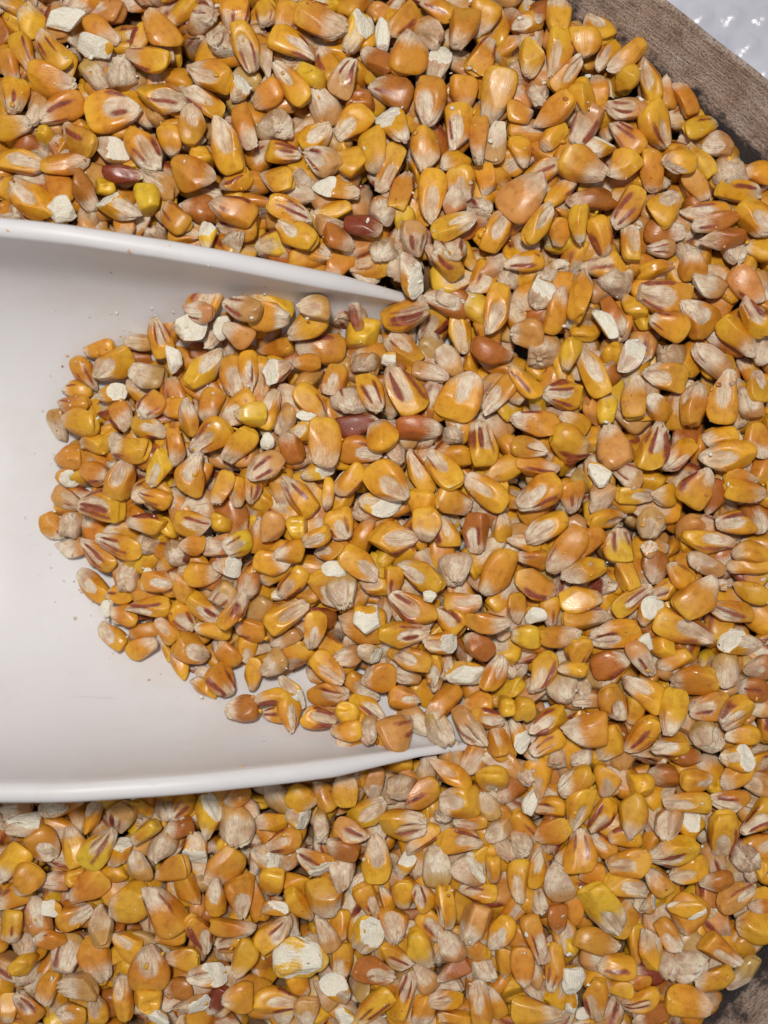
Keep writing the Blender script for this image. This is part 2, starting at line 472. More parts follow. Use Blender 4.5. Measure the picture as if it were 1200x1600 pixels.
def make_kernel(L, W, T, tone, streak, rng, res, white_cut=None, pale=0.0):
    U, F = SPH[res]
    e = rng.uniform(2.5, 3.7)
    q = U / (np.abs(U) ** e).sum(1, keepdims=True) ** (1 / e)
    s, y, z = q.T
    t = (s + 1) / 2
    tap = rng.uniform(0.42, 0.70)
    fw = tap + (1 - tap) * sstep(-0.95, rng.uniform(0.1, 0.5), s)
    ft = 0.62 + 0.38 * sstep(-1, 0.25, s)
    X = s * L / 2; Y = y * fw * W / 2; Z = z * ft * T / 2
    tipm = sstep(-0.70, -0.98, s)
    tw = rng.uniform(0.1, 0.42)
    Y *= 1 - tw * tipm; Z *= 1 - 0.2 * tipm
    Y += W * 0.07 * rng.normal() * (1 - s * s) + W * 0.05 * rng.normal() * s
    dent = rng.uniform(0.02, 0.19)
    X -= dent * L * np.exp(-((y / 0.6) ** 2 + (z / 0.30) ** 2)) * sstep(0.6, 0.95, s)
    gw = rng.uniform(0.42, 0.62); gl = rng.uniform(0.55, 0.75); gc = rng.uniform(-0.42, -0.22)
    rr = ((s - gc) / gl) ** 2 + (y / gw) ** 2 + 0.12 * sines(q, rng, 3, 2, 5)
    G = sstep(1.2, 0.75, rr) * sstep(0.15, 0.5, z)
    Z -= T * rng.uniform(0.09, 0.2) * G
    Z += T * rng.uniform(0.03, 0.13) * np.exp(-((y - 0.05 * rng.normal()) / 0.13) ** 2) * G * sstep(0.55, -0.1, s)
    Z += T * rng.uniform(-0.13, 0.13) * s * s
    nz = sines(q, rng, 4, 2.5, 6)
    lump = sines(q, rng, 4, 1.6, 4.2)
    amp = 0.055 * min(W, T)
    wr = sines(q * np.array([0.35, 1, 1]), rng, 3, 9, 15)
    wamp = 0.034 * T * (0.9 * G + sstep(0.42, 0.1, t)) + 0.05 * T * tipm
    nrm = q / np.linalg.norm(q, axis=1, keepdims=True)
    P = np.stack([X, Y, Z], -1) + nrm * (amp * lump + wamp * wr)[:, None]
    # neighbours on the cob press flats into the sides
    hs = np.array([L, W, T]) / 2
    for _ in range(4):
        n_ = rng.normal(size=3) * np.array([0.35, 1.0, 1.0]); n_ /= np.linalg.norm(n_)
        ex = np.maximum(P @ n_ - rng.uniform(0.58, 0.82) * np.sqrt(((n_ * hs) ** 2).sum()), 0)
        P = P - 0.84 * ex[:, None] * n_
    n_ = np.array([-1.0, 0.5 * rng.normal(), 0.4 * rng.normal()]); n_ /= np.linalg.norm(n_)
    pr = P @ n_; ex = np.maximum(pr - pr.max() + rng.uniform(0.2, 1.3) + 0.2 * wr, 0)
    P = P - 0.8 * ex[:, None] * n_
    torn = sstep(0.0, 0.25, ex)
    # ---- skin colour and masks
    tc = TONES[tone] * rng.uniform(0.88, 1.06) * (1 + 0.05 * rng.normal(size=3) * np.array([0.4, 1, 0.6]))
    C = np.broadcast_to(tc, (len(U), 3)).copy()
    C = mixc(C, AMBER if tone in 'yol' else tc * 0.6, 0.55 * sstep(0.5, 0.95, np.abs(y)) * sstep(1.0, 0.5, t) * (0.6 + 0.6 * nz))
    if tone in 'yo':
        C = mixc(C, LEMON, 0.6 * sstep(0.70, 1.0, t + 0.05 * nz) * rng.uniform(0.1, 1))
        C = mixc(C, AMBER, 0.55 * rng.random() * sstep(0.85, 0.4, t + 0.06 * nz))
    tt = rng.uniform(0.16, 0.40) + pale
    cr = sstep(tt + 0.22, tt - 0.2, t + 0.05 * nz) * rng.uniform(0.6, 1.0)
    g = G * rng.uniform(0.6, 1.05)
    cream = np.maximum(cr, g)
    red = np.zeros(len(U))
    for j in range(streak * 2):
        if rng.random() < 0.25: continue
        y0 = (1 if j % 2 else -1) * rng.uniform(0.2, 0.95)
        sw = rng.uniform(0.12, 0.24)
        a, b = rng.uniform(0.0, 0.15), rng.uniform(0.55, 0.88)
        m = np.exp(-((y - y0 - 0.06 * nz) / sw) ** 2) * sstep(a, a + 0.15, t) * sstep(b + 0.05, b - 0.2, t + 0.05 * nz)
        m = m * (1 if rng.random() < 0.7 else sstep(-0.3, 0.1, z))
        red = np.maximum(red, m * rng.uniform(0.6, 1.1))
    tp = np.maximum(sstep(0.07, 0.015, t), torn)
    cream = np.maximum(cream, tp * 0.9)
    if rng.random() < 0.4: red = np.maximum(red, tp * rng.uniform(0.1, 0.38))
    white = np.zeros(len(U))
    if white_cut is not None:
        for n_, d_ in white_cut:
            pr = P @ n_
            ex = pr - np.quantile(pr, d_) + 0.16 * sines(P, rng, 4, 1.2, 3.5)
            P = P - np.where(ex > 0, ex, 0)[:, None] * n_[None] * 0.95
            white = np.maximum(white, sstep(-0.06, 0.14, ex))
    return P, F, np.clip(C * ALB, 0, 0.92), np.stack([cream, red * (1 - white), white], -1)

def make_crumb(L, W, T, tone, rng, res):
    U, F = SPH[res]
    q = U / (np.abs(U) ** 2.5).sum(1, keepdims=True) ** (1 / 2.5)
    P = q * np.array([L / 2, W / 2, T / 2]) * (1 + 0.10 * sines(q, rng, 4, 2, 5)[:, None])
    for _ in range(7):
        n = rng.normal(size=3); n /= np.linalg.norm(n)
        d = rng.uniform(0.5, 0.8) * (np.abs(n) * np.array([L / 2, W / 2, T / 2])).sum() * 0.8
        ex = np.maximum(P @ n - d, 0); P = P - ex[:, None] * n
    P += (q / np.linalg.norm(q, axis=1, keepdims=True)) * (0.016 * W * sines(q, rng, 5, 6, 12))[:, None]
    if tone == 'l': P = P * (1 + 0.07 * sines(q, rng, 5, 4, 9)[:, None])
    sk = sstep(0.15, 0.45, sines(q, rng, 3, 1.5, 3) - 0.45 * q[:, 2] - 0.2)
    C = np.broadcast_to(TONES[tone if tone in 'pl' else 'y'], (len(U), 3)).copy()
    if tone == 'l': sk = np.maximum(sk, 0.45 * sstep(0.0, 0.8, sines(q, rng, 4, 2, 5)))
    cr = (0.75 if tone == 'p' else 0.25) * sstep(-0.2, 0.8, sines(q, rng, 3, 2, 5))
    return P, F, np.clip(C * ALB, 0, 0.92), np.stack([cr, 0 * cr, (1 - sk) * (0.45 if tone == 'p' else 0.62 if tone == 'l' else 1.0)], -1)

def rx(a): c, s = math.cos(a), math.sin(a); return np.array([[1, 0, 0], [0, c, -s], [0, s, c]])
def ry(a): c, s = math.cos(a), math.sin(a); return np.array([[c, 0, s], [0, 1, 0], [-s, 0, c]])
def rz(a): c, s = math.cos(a), math.sin(a); return np.array([[c, -s, 0], [s, c, 0], [0, 0, 1]])

# ------------------------------------------------------------------ height field that kernels settle on
CELL, EXT = 0.8, 175.0
NG = int(2 * EXT / CELL) + 1
gx = -EXT + CELL * np.arange(NG)
GX, GY = np.meshgrid(gx, gx)
INNER = scoop_z(GX, GY)
_wide = (np.abs(GY - s_yc(GX)) < (s_w(GX) * np.maximum(s_back(GX), 0.02) + 7)) & (GX > XE - 7) & (GX < 45)
BASE = np.where(_wide, -24.0, -11.0)
H = np.where(np.isnan(INNER), BASE, np.maximum(BASE, INNER))
# rim lip
_u = np.abs(GY - s_yc(GX)) - s_w(GX) * np.maximum(s_back(GX), 0.02)
_rim = (_u > 0) & (_u < 4.5) & (GX > XE) & (GX < 42)
H = np.where(_rim, np.maximum(H, s_zr(GX)), H)

def cell(v): return np.clip(((v + EXT) / CELL + 0.5).astype(int), 0, NG - 1)

def to_world(px, py, z):
    k = SC * (D - z) / D
    return (px - 600) * k, (800 - py) * k
def to_px(x, y, z):
    k = D / (D - z) / SC
    return 600 + x * k, 800 - y * k

PILE = np.array([(345, 462), (245, 492), (150, 530), (105, 600), (88, 700), (78, 820), (120, 905), (165, 1000), (270, 1055),
                 (375, 1115), (520, 1150), (650, 1168), (760, 1165), (760, 465), (620, 466), (480, 468)], float)
def pile_inside(px, py):
    """signed distance (photo px), positive inside the heap in the scoop; open to the right"""
    x, y = PILE.T; x2, y2 = np.roll(x, -1), np.roll(y, -1)
    cr = ((y > py) != (y2 > py)) & (px < (x2 - x) * (py - y) / (y2 - y + 1e-9) + x)
    ins = cr.sum() % 2 == 1
    k = np.arange(len(x)) != 12
    dx, dy = x2 - x, y2 - y
    tt = np.clip(((px - x) * dx + (py - y) * dy) / (dx * dx + dy * dy), 0, 1)
    d = np.hypot(px - x - tt * dx, py - y - tt * dy)[k].min()
    return d if ins else -d

def in_scoop(x, y):
    return (x > XE) and (x < 40) and abs(y - float(s_yc(x))) < float(s_w(x)) * float(s_back(x))

def surf(px, py):
    """wished grain level"""
    und = 1.2 * math.sin(px * 0.011 + 1) * math.cos(py * 0.009 + 2)
    d = pile_inside(px, py)
    if d > -30 and px < 760:
        zfl = ZF + 3.4
        z = zfl + max(d, 0) * SC * 0.62
        top = 1.5 + und
        z = min(z, top)
        for _ in range(2):
            x, y = to_world(px, py, z)
            sz = float(scoop_z(np.float64(x), np.float64(y)))
            if sz == sz: z = max(z, min(sz + 3.6, 9.0))
        return z
    return und

def settle(P, x, y, Tz, cap, lowest=None, damp=0.75):
    """drop a kernel (local mm coords) at x, y; returns world verts"""
    ix, iy = cell(P[:, 0] + x), cell(P[:, 1] + y)
    h = np.clip(H[iy, ix], Tz - 7, Tz + 5)
    A = np.stack([P[:, 0], P[:, 1], np.ones(len(P))], -1)
    sol = np.linalg.lstsq(A, h, rcond=None)[0]
    g = sol[:2] * damp; m = np.hypot(*g)
    if m > 0.42: g *= 0.42 / m
    n = np.array([-g[0], -g[1], 1.0]); n /= np.linalg.norm(n)
    ax = np.cross([0, 0, 1], n); sa = np.linalg.norm(ax)
    if sa > 1e-5:
        ax /= sa; K = np.array([[0, -ax[2], ax[1]], [ax[2], 0, -ax[0]], [-ax[1], ax[0], 0]])
        R = np.eye(3) + sa * K + (1 - n[2]) * K @ K
        P = P @ R.T
        ix, iy = cell(P[:, 0] + x), cell(P[:, 1] + y)
    low = P[:, 2] < np.median(P[:, 2])
    z0 = np.percentile(H[iy[low], ix[low]] - P[low, 2], 86)
    top = z0 + P[:, 2].max()
    if top > Tz + cap: z0 -= top - (Tz + cap)
    if lowest is not None and top < Tz + lowest: z0 += Tz + lowest - top
    W_ = P + np.array([x, y, z0])
    np.maximum.at(H, (iy, ix), W_[:, 2])
    return W_, np.array([x, y, z0])

STUFF = {'V': [], 'F': [], 'C': [], 'M': [], 'K': [], 'n': 0}
def to_stuff(Wv, F, C, M, K):
    STUFF['V'].append(Wv); STUFF['F'].append(F + STUFF['n']); STUFF['C'].append(C)
    STUFF['M'].append(M); STUFF['K'].append(K); STUFF['n'] += len(Wv)

def rnd_orient(rng):
    r = rng.random()
    if r < 0.36: R = np.eye(3)
    elif r < 0.68: R = rx(math.pi)
    elif r < 0.84: R = rx(math.pi / 2 * rng.choice([-1, 1]))
    elif r < 0.92: R = ry(-math.radians(rng.uniform(50, 80)))
    else: R = ry(math.radians(rng.uniform(50, 80)))
    return rz(rng.uniform(0, 6.28)) @ rx(rng.normal(0, 0.2)) @ ry(rng.normal(0, 0.2)) @ R

def filler(rng, x, y, Tz, cap, res=6, lowest=None):
    if rng.random() < 0.025:
        P, F, C, M = make_crumb(rng.uniform(3, 6), rng.uniform(2.5, 4.5), rng.uniform(2, 3), rng.choice(list('ccpl')), rng, res)
    else:
        L = rng.uniform(9.2, 12.4); W = rng.uniform(6.4, 8.4); T = rng.uniform(3.8, 5.2)
        tone = rng.choice(list('yyyyyyoooolbppgk')); st = int(rng.choice([0, 0, 0, 0, 1, 1, 2]))
        P, F, C, M = make_kernel(L, W, T, tone, st, rng, res, pale=0.25 if tone in 'pg' else 0.0)
    K = P + rng.uniform(0, 500, 3)
    Wv, _ = settle(P @ rnd_orient(rng).T, x, y, Tz, cap, lowest)
    to_stuff(Wv, F, C, M, K)

rng = np.random.default_rng(42)
def jgrid(step, rng):
    for yy in np.arange(-155, 154, step):
        for xx in np.arange(-168, 116, step):
            yield xx + rng.uniform(-.5, .5) * step, yy + rng.uniform(-.5, .5) * step

# bed under everything outside the scoop, then the heap in the scoop
for lay, (step, dz) in enumerate(((7.4, -5.5), (7.0, -2.6))):
    for x, y in jgrid(step, rng):
        if wall_dist(x, y) < 2.2: continue
        ins = in_scoop(x, y)
        px, py = to_px(x, y, -4)
        if ins:
            continue
        u = abs(y - float(s_yc(x))) - float(s_w(x)) * float(s_back(x))
        if XE - 3 < x < 41 and u < 3.0: 
            if float(s_zr(x)) > 1: continue
        Tz = surf(px, py) if not (-30 < px < 760 and pile_inside(px, py) > -30) else 0
        filler(rng, x, y, Tz + dz, 2.0, lowest=-3.5)
for x, y in jgrid(4.6, rng):
    if wall_dist(x, y) < 2.0 or in_scoop(x, y): continue
    ix, iy = int((x + EXT) / CELL), int((y + EXT) / CELL)
    if H[iy - 3:iy + 4, ix - 3:ix + 4].mean() < -5.2:
        filler(rng, x, y, -2.5, 1.5, lowest=-3.0)
for lay, dz in enumerate((-9, -5.5, -2.8)):
    for x, y in jgrid(7.0, rng):
        if not in_scoop(x, y): continue
        px, py = to_px(x, y, -6)
        d = pile_inside(px, py)
        if px > 740: d = 60 if abs(py - 815) < 330 else d
        if d < (15, 20, 28)[lay]: continue
        Tz = surf(px, py)
        if Tz + dz < ZF + 1.5: continue
        filler(rng, x, y, Tz + dz, 1.5)

for x, y in jgrid(4.4, rng):
    if not in_scoop(x, y): continue
    for z_ in (-8, -3):
        px, py = to_px(x, y, z_)
        if px > 800 or (pile_inside(px, py) < 14 and not (px > 720 and 470 < py < 1165)): continue
        Tz = surf(min(px, 755), py)
        ix, iy = int((x + EXT) / CELL), int((y + EXT) / CELL)
        if H[iy - 3:iy + 4, ix - 3:ix + 4].mean() < Tz - 5.0:
            filler(rng, x, y, Tz - 2.2, 1.5)

# ------------------------------------------------------------------ kernels observed one by one
# per tile of the grain: x y (tile, thirds of a pixel)  direction of the crown  length width  pose tone streak [layer]
OBS = {}
OBS[0, 0] = '''60 20 0 150 90 By0; 305 92 10 215 110 Wc0 2; 435 225 -20 230 140 Wc0 2; 140 85 -60 170 140 Bl0 0; 110 240 115 200 110 By1;
255 225 -53 220 115 By1; 245 385 175 215 160 By0 2; 40 310 100 160 120 Bo0; 70 450 90 185 125 By0; 290 515 25 230 130 Bo0 2; 530 530 190 255 190 Fy0 2;
370 640 -30 210 150 Bo0 2; 205 635 0 115 85 Cl0; 90 750 170 235 150 Fy0 2; 755 455 165 250 160 Fy1 2; 985 345 -15 215 175 Fy0 2; 760 130 -50 230 150 Bo1 2;
700 280 -12 210 130 By1 2; 440 340 130 190 110 Bg0 0; 570 350 200 150 140 Tp0; 850 50 40 190 110 By0; 945 80 60 160 120 Tp1; 1100 60 90 210 150 By2;
1035 170 -60 170 130 Tp0; 1145 225 110 240 125 Fy1 2; 480 130 140 220 110 Bo0; 650 170 60 140 100 By0 0; 960 470 -35 220 125 Fy0 2; 905 590 -88 190 145 Fo0 2;
1070 690 -75 280 165 Fy0 2; 680 690 118 250 150 Fy2 2; 790 660 100 170 120 By0; 1145 600 110 230 115 So0; 1115 400 80 150 120 Hy0; 310 770 185 230 110 Bo1 2;
515 690 -20 190 125 Hp0; 570 810 170 190 110 Bm2 2; 405 900 122 220 110 Bb0 2; 155 935 -45 260 170 Fy0 2; 250 870 -65 200 125 Bo0; 300 985 20 175 115 Wc0 2;
30 1000 45 140 120 Tg0; 465 855 0 105 90 Cl0; 685 930 -75 170 120 Cl0 2; 565 970 160 230 130 Hy0 2; 575 1045 90 170 110 By0; 820 1020 -40 180 150 Bo0 2;
905 825 170 225 170 Bo0 2; 930 720 0 125 100 Cy0; 1100 840 20 170 120 By0 0; 740 850 -35 200 115 Fp0; 930 970 0 170 140 Bb0 0; 1085 990 -35 210 150 Bo0 2;
975 1100 85 150 85 Hl0 2; 1085 1115 90 140 110 Tp0; 860 1100 180 160 100 Fy0; 700 1080 0 120 90 Tp0; 60 590 180 180 140 By0; 160 520 70 140 100 Fp0 0'''
OBS[1, 0] = '''300 110 165 235 180 Bo0 2; 470 150 60 220 130 Hl0; 590 170 80 210 85 Wc0 2; 690 90 45 210 140 Bo1; 180 220 155 250 130 Fy1 2; 30 275 110 170 100 Fp0;
340 290 -60 190 120 By1; 270 365 0 150 120 Cl0; 165 400 -50 240 125 Fy0 2; 50 440 30 170 130 Bo1; 110 570 0 190 185 Tg0 2; 310 490 -70 200 145 Fp0; 425 370 -110 200 120 Fp1;
275 635 215 175 135 Fy0 2; 455 580 45 205 140 Fy0 2; 310 755 -30 195 135 Fp1 2; 440 750 0 190 150 By0; 540 710 95 220 105 Sy0; 620 790 68 240 115 Fy2 2; 120 710 170 190 100 Fy2;
95 840 -10 175 145 By0 2; 215 820 -80 150 90 Tp0; 360 880 172 250 115 Hy0 2; 160 980 162 230 115 Fy2 2; 355 985 0 180 95 By0; 345 1050 180 140 80 Fp0 0; 185 1100 -40 220 150 Fy0 2;
380 1125 160 170 115 Bb0; 505 1055 165 200 125 Bm2 2; 600 990 0 140 130 Tp1; 680 900 -105 215 140 Bo0 2; 570 285 -40 200 130 Bb0 2; 495 460 0 130 120 Cb0; 630 435 -20 210 140 Bb1;
715 265 -100 210 180 Bo0 2; 855 290 75 200 115 Hg0 2; 815 150 0 150 145 Tp1; 965 150 80 230 155 Bo0 2; 850 40 -30 180 115 Bo1; 1060 60 80 210 140 By0; 1070 250 240 215 130 Bo0 2;
640 590 120 210 140 Hy0 2; 805 490 82 240 170 Fo0 2; 965 430 92 170 150 Bo0; 940 600 88 210 150 Fy0 2; 795 700 90 215 160 Bo0; 1120 440 75 270 165 Bo0 2; 1120 660 -100 225 115 Fg0 2;
1035 670 88 230 85 So0 2; 930 750 30 160 120 By0 0; 820 920 85 270 140 Fy0 2; 970 860 95 185 140 Fy1; 925 945 -90 150 115 Fp0 2; 930 1065 195 240 120 Fy0 2; 1130 1080 -110 205 145 Fy0 2;
1060 960 0 140 120 Tp1; 690 1030 0 80 80 Cl0; 755 1110 80 170 130 Fp1; 1080 840 90 170 120 By0 0; 900 1170 0 190 110 Tp1; 590 1160 0 150 110 Tp0; 40 50 90 140 110 By0; 130 85 80 185 125 Bo0'''
OBS[2, 0] = '''225 70 -90 165 135 By0 2; 75 105 20 155 105 Fy0; 130 45 70 120 80 Bb0 0; 410 115 -50 180 140 Fy0 2; 325 215 90 165 150 By0 2; 205 250 78 240 125 Fy0 2; 80 270 85 185 125 By0 2;
260 340 225 215 110 Fo0 2; 455 230 50 220 100 Fy0; 545 260 35 230 120 Bo1 2; 530 365 0 120 115 Cy0 2; 650 370 -70 230 125 Fy0; 410 400 -85 155 85 Bo0; 330 460 -30 150 135 Cy0 2;
540 500 -5 200 150 Fp1 2; 700 580 130 250 150 Fy1 2; 815 460 -65 175 120 Bo0; 895 585 195 210 105 Bl1 2; 740 420 -80 160 80 Bo0 0; 190 525 40 240 120 Bo1 2; 130 420 0 130 120 Tp0;
50 520 180 140 120 Bo0; 350 570 60 200 140 Fp2; 545 640 -45 205 125 Bo2; 420 680 30 160 135 Hy0 2; 330 780 155 235 160 Bo0 2; 515 790 45 165 150 By0 2; 655 800 105 210 140 Bo0 2;
775 770 0 170 155 By0 2; 880 750 -60 185 85 Sl0; 965 680 0 150 135 Fp0; 1040 800 0 170 155 Tp0 2; 1070 890 170 215 125 By1 2; 1165 810 0 140 135 By0; 1140 1020 130 190 180 Fy0 2;
725 970 235 220 160 Fy0 2; 880 870 120 195 115 Bo0 0; 540 980 50 220 140 Bo1 2; 380 930 10 230 115 Sb0; 60 930 -130 270 200 Bk0 2; 235 890 225 205 95 By1; 140 800 200 195 125 Fy0;
200 640 60 185 85 By0; 40 700 100 170 110 By0; 120 1050 225 225 120 Fy0 2; 305 1060 92 180 90 Sl0 2; 220 1080 90 150 110 Bo0 0; 720 1080 180 190 120 Bb0 0; 420 1110 110 205 110 By0;
560 1140 -90 175 125 Fy0 2; 920 990 -3 250 120 Fo1; 955 1050 10 230 105 Bb1; 990 1120 15 205 105 Bb0 2; 1170 1150 0 120 120 By0; 700 1160 0 140 90 Fp1; 1070 1170 0 130 100 Tp0; 830 1170 0 120 100 Tp0'''
OBS[2, 1] = '''60 30 10 200 105 Fy0; 165 70 0 120 85 Tp0; 130 170 60 140 150 Hp0; 200 255 -100 230 120 Bo0 2; 320 180 -105 270 110 Sy1 2; 505 110 -30 175 140 Tg0 2; 710 180 -5 270 170 Fo1 2;
690 60 190 190 85 Sy0; 850 40 -80 155 130 Bo0; 930 120 -20 175 115 Fp0; 1105 140 140 220 135 Bk1 2; 880 285 -50 215 180 Fo0 2; 720 330 -25 200 140 By0 2; 480 280 110 200 115 Bb0 2;
435 320 -60 210 85 Wc0 2; 570 230 -60 150 75 By0 0; 1060 380 138 240 150 By0 2; 1130 290 -55 230 140 Fy0 2; 560 470 60 185 125 Hc0 2; 75 365 0 155 150 Bk0 2; 140 455 0 170 150 Tg0 2;
390 540 -65 270 145 Fy0 2; 270 465 75 155 95 Sl0 2; 470 475 0 95 85 Cy0; 750 460 0 145 125 Tp1; 940 480 -40 205 135 Bp1 2; 720 570 -12 210 155 Fo0 2; 240 640 0 210 145 Fy2 2; 45 600 -50 200 120 By0 2;
20 630 90 150 120 By0; 130 695 0 115 85 Cy0; 575 670 -85 205 150 Bo0 2; 690 700 -30 170 135 Bo0; 450 710 -80 155 115 Bl0; 855 690 -100 220 115 So0 2; 1000 660 -95 245 150 Fy0 2;
1120 690 -60 200 120 Fp0; 1170 600 -90 165 115 Fy0; 115 780 -8 240 130 Bo1 2; 300 770 -20 195 95 By0 0; 275 880 170 205 185 By2 2; 80 900 172 190 110 Fo1 2; 490 885 -60 200 170 Bk0 2;
655 890 -110 240 140 Fy2 2; 795 940 38 210 120 Fy0 2; 1000 940 8 270 160 Fy0 2; 980 850 15 180 90 By0; 1160 870 100 185 140 Bo0; 120 990 170 230 110 Bo1; 120 1100 38 245 150 Fy1 2;
290 1120 90 175 150 Bo0; 425 1130 60 175 150 Bp0; 415 1030 -25 155 105 Wc0 2; 550 1020 -30 175 115 Fp1; 585 1125 175 190 105 Fy0; 715 1130 0 140 125 By0; 865 1080 -120 190 160 By0 2;
1090 1110 172 220 115 By0; 1080 1040 170 170 75 Bo0 0; 945 1130 80 180 100 Bb0 0'''
OBS[1, 1] = '''70 275 175 200 160 Bo0 2; 240 330 30 205 130 By0 2; 265 240 0 165 125 Fp0; 395 230 0 145 85 Hy0; 300 430 -2 240 150 Bo0; 85 425 5 180 95 So1; 100 545 200 155 140 Hp1; 230 510 0 145 95 Bo0 2;
20 560 90 200 80 Fy1; 500 375 0 180 150 Cl0 2; 525 500 0 130 115 Tp0; 360 590 85 185 130 Fo0 2; 430 670 0 190 130 Tp1; 530 645 105 210 145 Fy2 2; 700 270 188 245 150 Fy2 2;
835 300 55 220 140 Fy2; 690 430 -50 205 160 Fo0; 635 490 0 105 85 Wc0 1; 820 550 160 175 125 Fp0; 905 480 -55 195 115 Fp0; 695 630 -62 265 190 Fy0 2; 960 650 -110 265 200 Fy0 2;
1140 650 55 235 150 Fo0; 765 805 178 220 130 Bb0 2; 930 830 0 120 105 Tp0; 1060 880 -88 220 150 Fy2 2; 730 85 -60 225 145 Hy0 2; 860 110 -70 205 115 By0; 900 30 -40 190 135 Bo0;
1060 110 0 155 125 Hy0 2; 1130 250 68 250 150 Fy1 2; 1000 210 0 140 120 Tp0; 955 360 100 205 125 Fy0; 1115 435 165 205 125 Bb0 2; 60 720 245 205 130 Fy0 2; 265 690 140 225 125 By1 2;
140 770 70 160 115 Fp0; 235 740 0 95 70 Wc0; 480 790 190 220 115 Bm2; 590 835 -60 165 155 By0 2; 320 880 88 240 155 By0 2; 215 820 30 150 110 Fy0 0; 50 870 80 90 75 Wc0 2; 50 1000 30 205 130 Fp1 2;
160 900 -70 160 120 Bb0; 490 920 172 220 135 Fo1; 650 910 45 120 70 Tp0; 440 1050 52 195 125 By0 2; 300 1010 20 205 100 Hl0; 620 1060 130 240 175 Fy0 2; 760 1010 -70 250 120 Fy1;
865 1000 -58 240 130 Fy1 2; 930 940 0 160 125 By0; 1070 1100 -30 240 135 Fy0 2; 1160 1000 30 185 135 By0 0; 205 1120 -40 210 150 By0 2; 335 1120 90 155 70 Sl0; 580 1150 -10 205 135 Hl0;
930 1150 150 185 150 Bo0; 775 1165 90 170 140 By0'''
OBS[0, 1] = '''450 430 0 140 110 Bo0; 525 510 30 215 170 Fy0 2; 385 550 120 190 100 Bo2; 340 615 0 140 100 By1; 525 650 0 135 95 Hy0 2; 345 700 10 160 110 Bo0; 380 780 5 190 145 By0 2; 430 880 0 155 125 By0;
270 790 90 170 105 Fp0 0; 310 945 10 155 115 Bo0; 300 1040 0 140 110 Hy0; 440 1020 165 180 140 Bo0; 575 1050 -95 210 160 Fo0 2; 610 905 -8 200 130 By2 2; 695 815 170 190 115 Fy2; 740 990 65 190 115 Fl0 2;
560 750 130 175 115 Bo1; 705 700 50 155 135 Bo1; 690 560 -15 190 150 Bg0 2; 630 400 0 140 90 Fp0; 740 380 -80 200 125 Fy2 2; 890 350 20 175 150 Hy0 2; 920 245 0 175 105 Fp1; 985 360 0 95 90 Tp0;
1040 330 80 150 80 Wc0; 1120 370 -30 155 125 Bk0 2; 1130 240 -20 190 110 Fp2 2; 825 490 -80 165 65 Wc0 2; 955 530 230 235 150 Fl0 2; 1090 570 92 210 130 Fo0; 1170 540 90 200 95 Fy1; 980 690 90 175 145 Bo0;
890 760 -85 170 85 So0 2; 820 700 0 135 125 By0 0; 1110 710 35 205 140 Fy0 2; 1180 750 0 140 115 Bl0 2; 985 850 35 220 150 Fy1 2; 825 890 92 185 105 So1; 915 1020 -105 200 145 Fo0 2;
1110 890 60 205 140 By0 2; 1040 1090 70 180 105 Bo0 2; 1110 1110 90 150 105 Fy0; 720 1130 -20 175 105 By0; 310 1140 160 165 95 Fp2; 485 1175 -10 235 150 Fy2 2; 1170 1080 90 160 95 By0'''
OBS[0, 2] = '''230 70 120 140 115 Bo0; 320 60 0 120 110 Tp0; 320 160 0 155 105 Bp0; 690 50 -10 205 95 By2; 455 200 -38 210 120 Fy0 2; 560 150 -10 240 125 Fy2 2; 700 150 0 115 105 Tp0; 830 190 0 140 125 Tp1;
900 155 0 120 80 Bo0 2; 910 50 170 190 125 Fy1 2; 1040 50 0 95 95 Cy0; 1010 160 0 140 130 Fp1; 1110 160 20 155 115 Fl1 2; 435 345 -40 220 130 Fy0 2; 550 380 0 130 95 By0 0; 600 310 0 140 130 Tp0;
745 325 180 145 115 Fo0 2; 685 330 90 150 70 Wc0; 850 350 -60 175 115 Bo0; 945 290 180 175 125 By0 2; 1070 260 0 160 105 Hy0 2; 1140 340 0 125 115 Tk0; 690 440 5 230 115 Fy0 2; 580 480 -10 155 115 Bo0;
510 450 60 110 65 Wc0; 870 480 130 155 135 Fy0; 960 450 140 190 110 Fy1; 1040 400 50 155 115 Fp1 2; 1110 460 235 210 95 Sy1 2; 1000 550 0 175 100 By0; 1170 550 0 150 125 Bo1; 530 580 -45 170 125 Fy0 2;
660 560 25 155 90 Bo0; 670 640 215 160 105 By0 2; 785 540 -60 150 95 Fo0 2; 770 640 -60 140 80 By0; 910 640 150 185 145 Fo0 2; 1060 660 -60 150 125 Bo0; 1150 650 90 140 110 Fy0; 835 720 -60 155 105 By0;
960 770 -20 140 90 Fp0 0; 1040 790 120 165 150 Bo2 2; 950 830 -30 130 90 By0; 1185 760 90 155 95 By0; 1130 930 0 135 125 Bb0 2'''
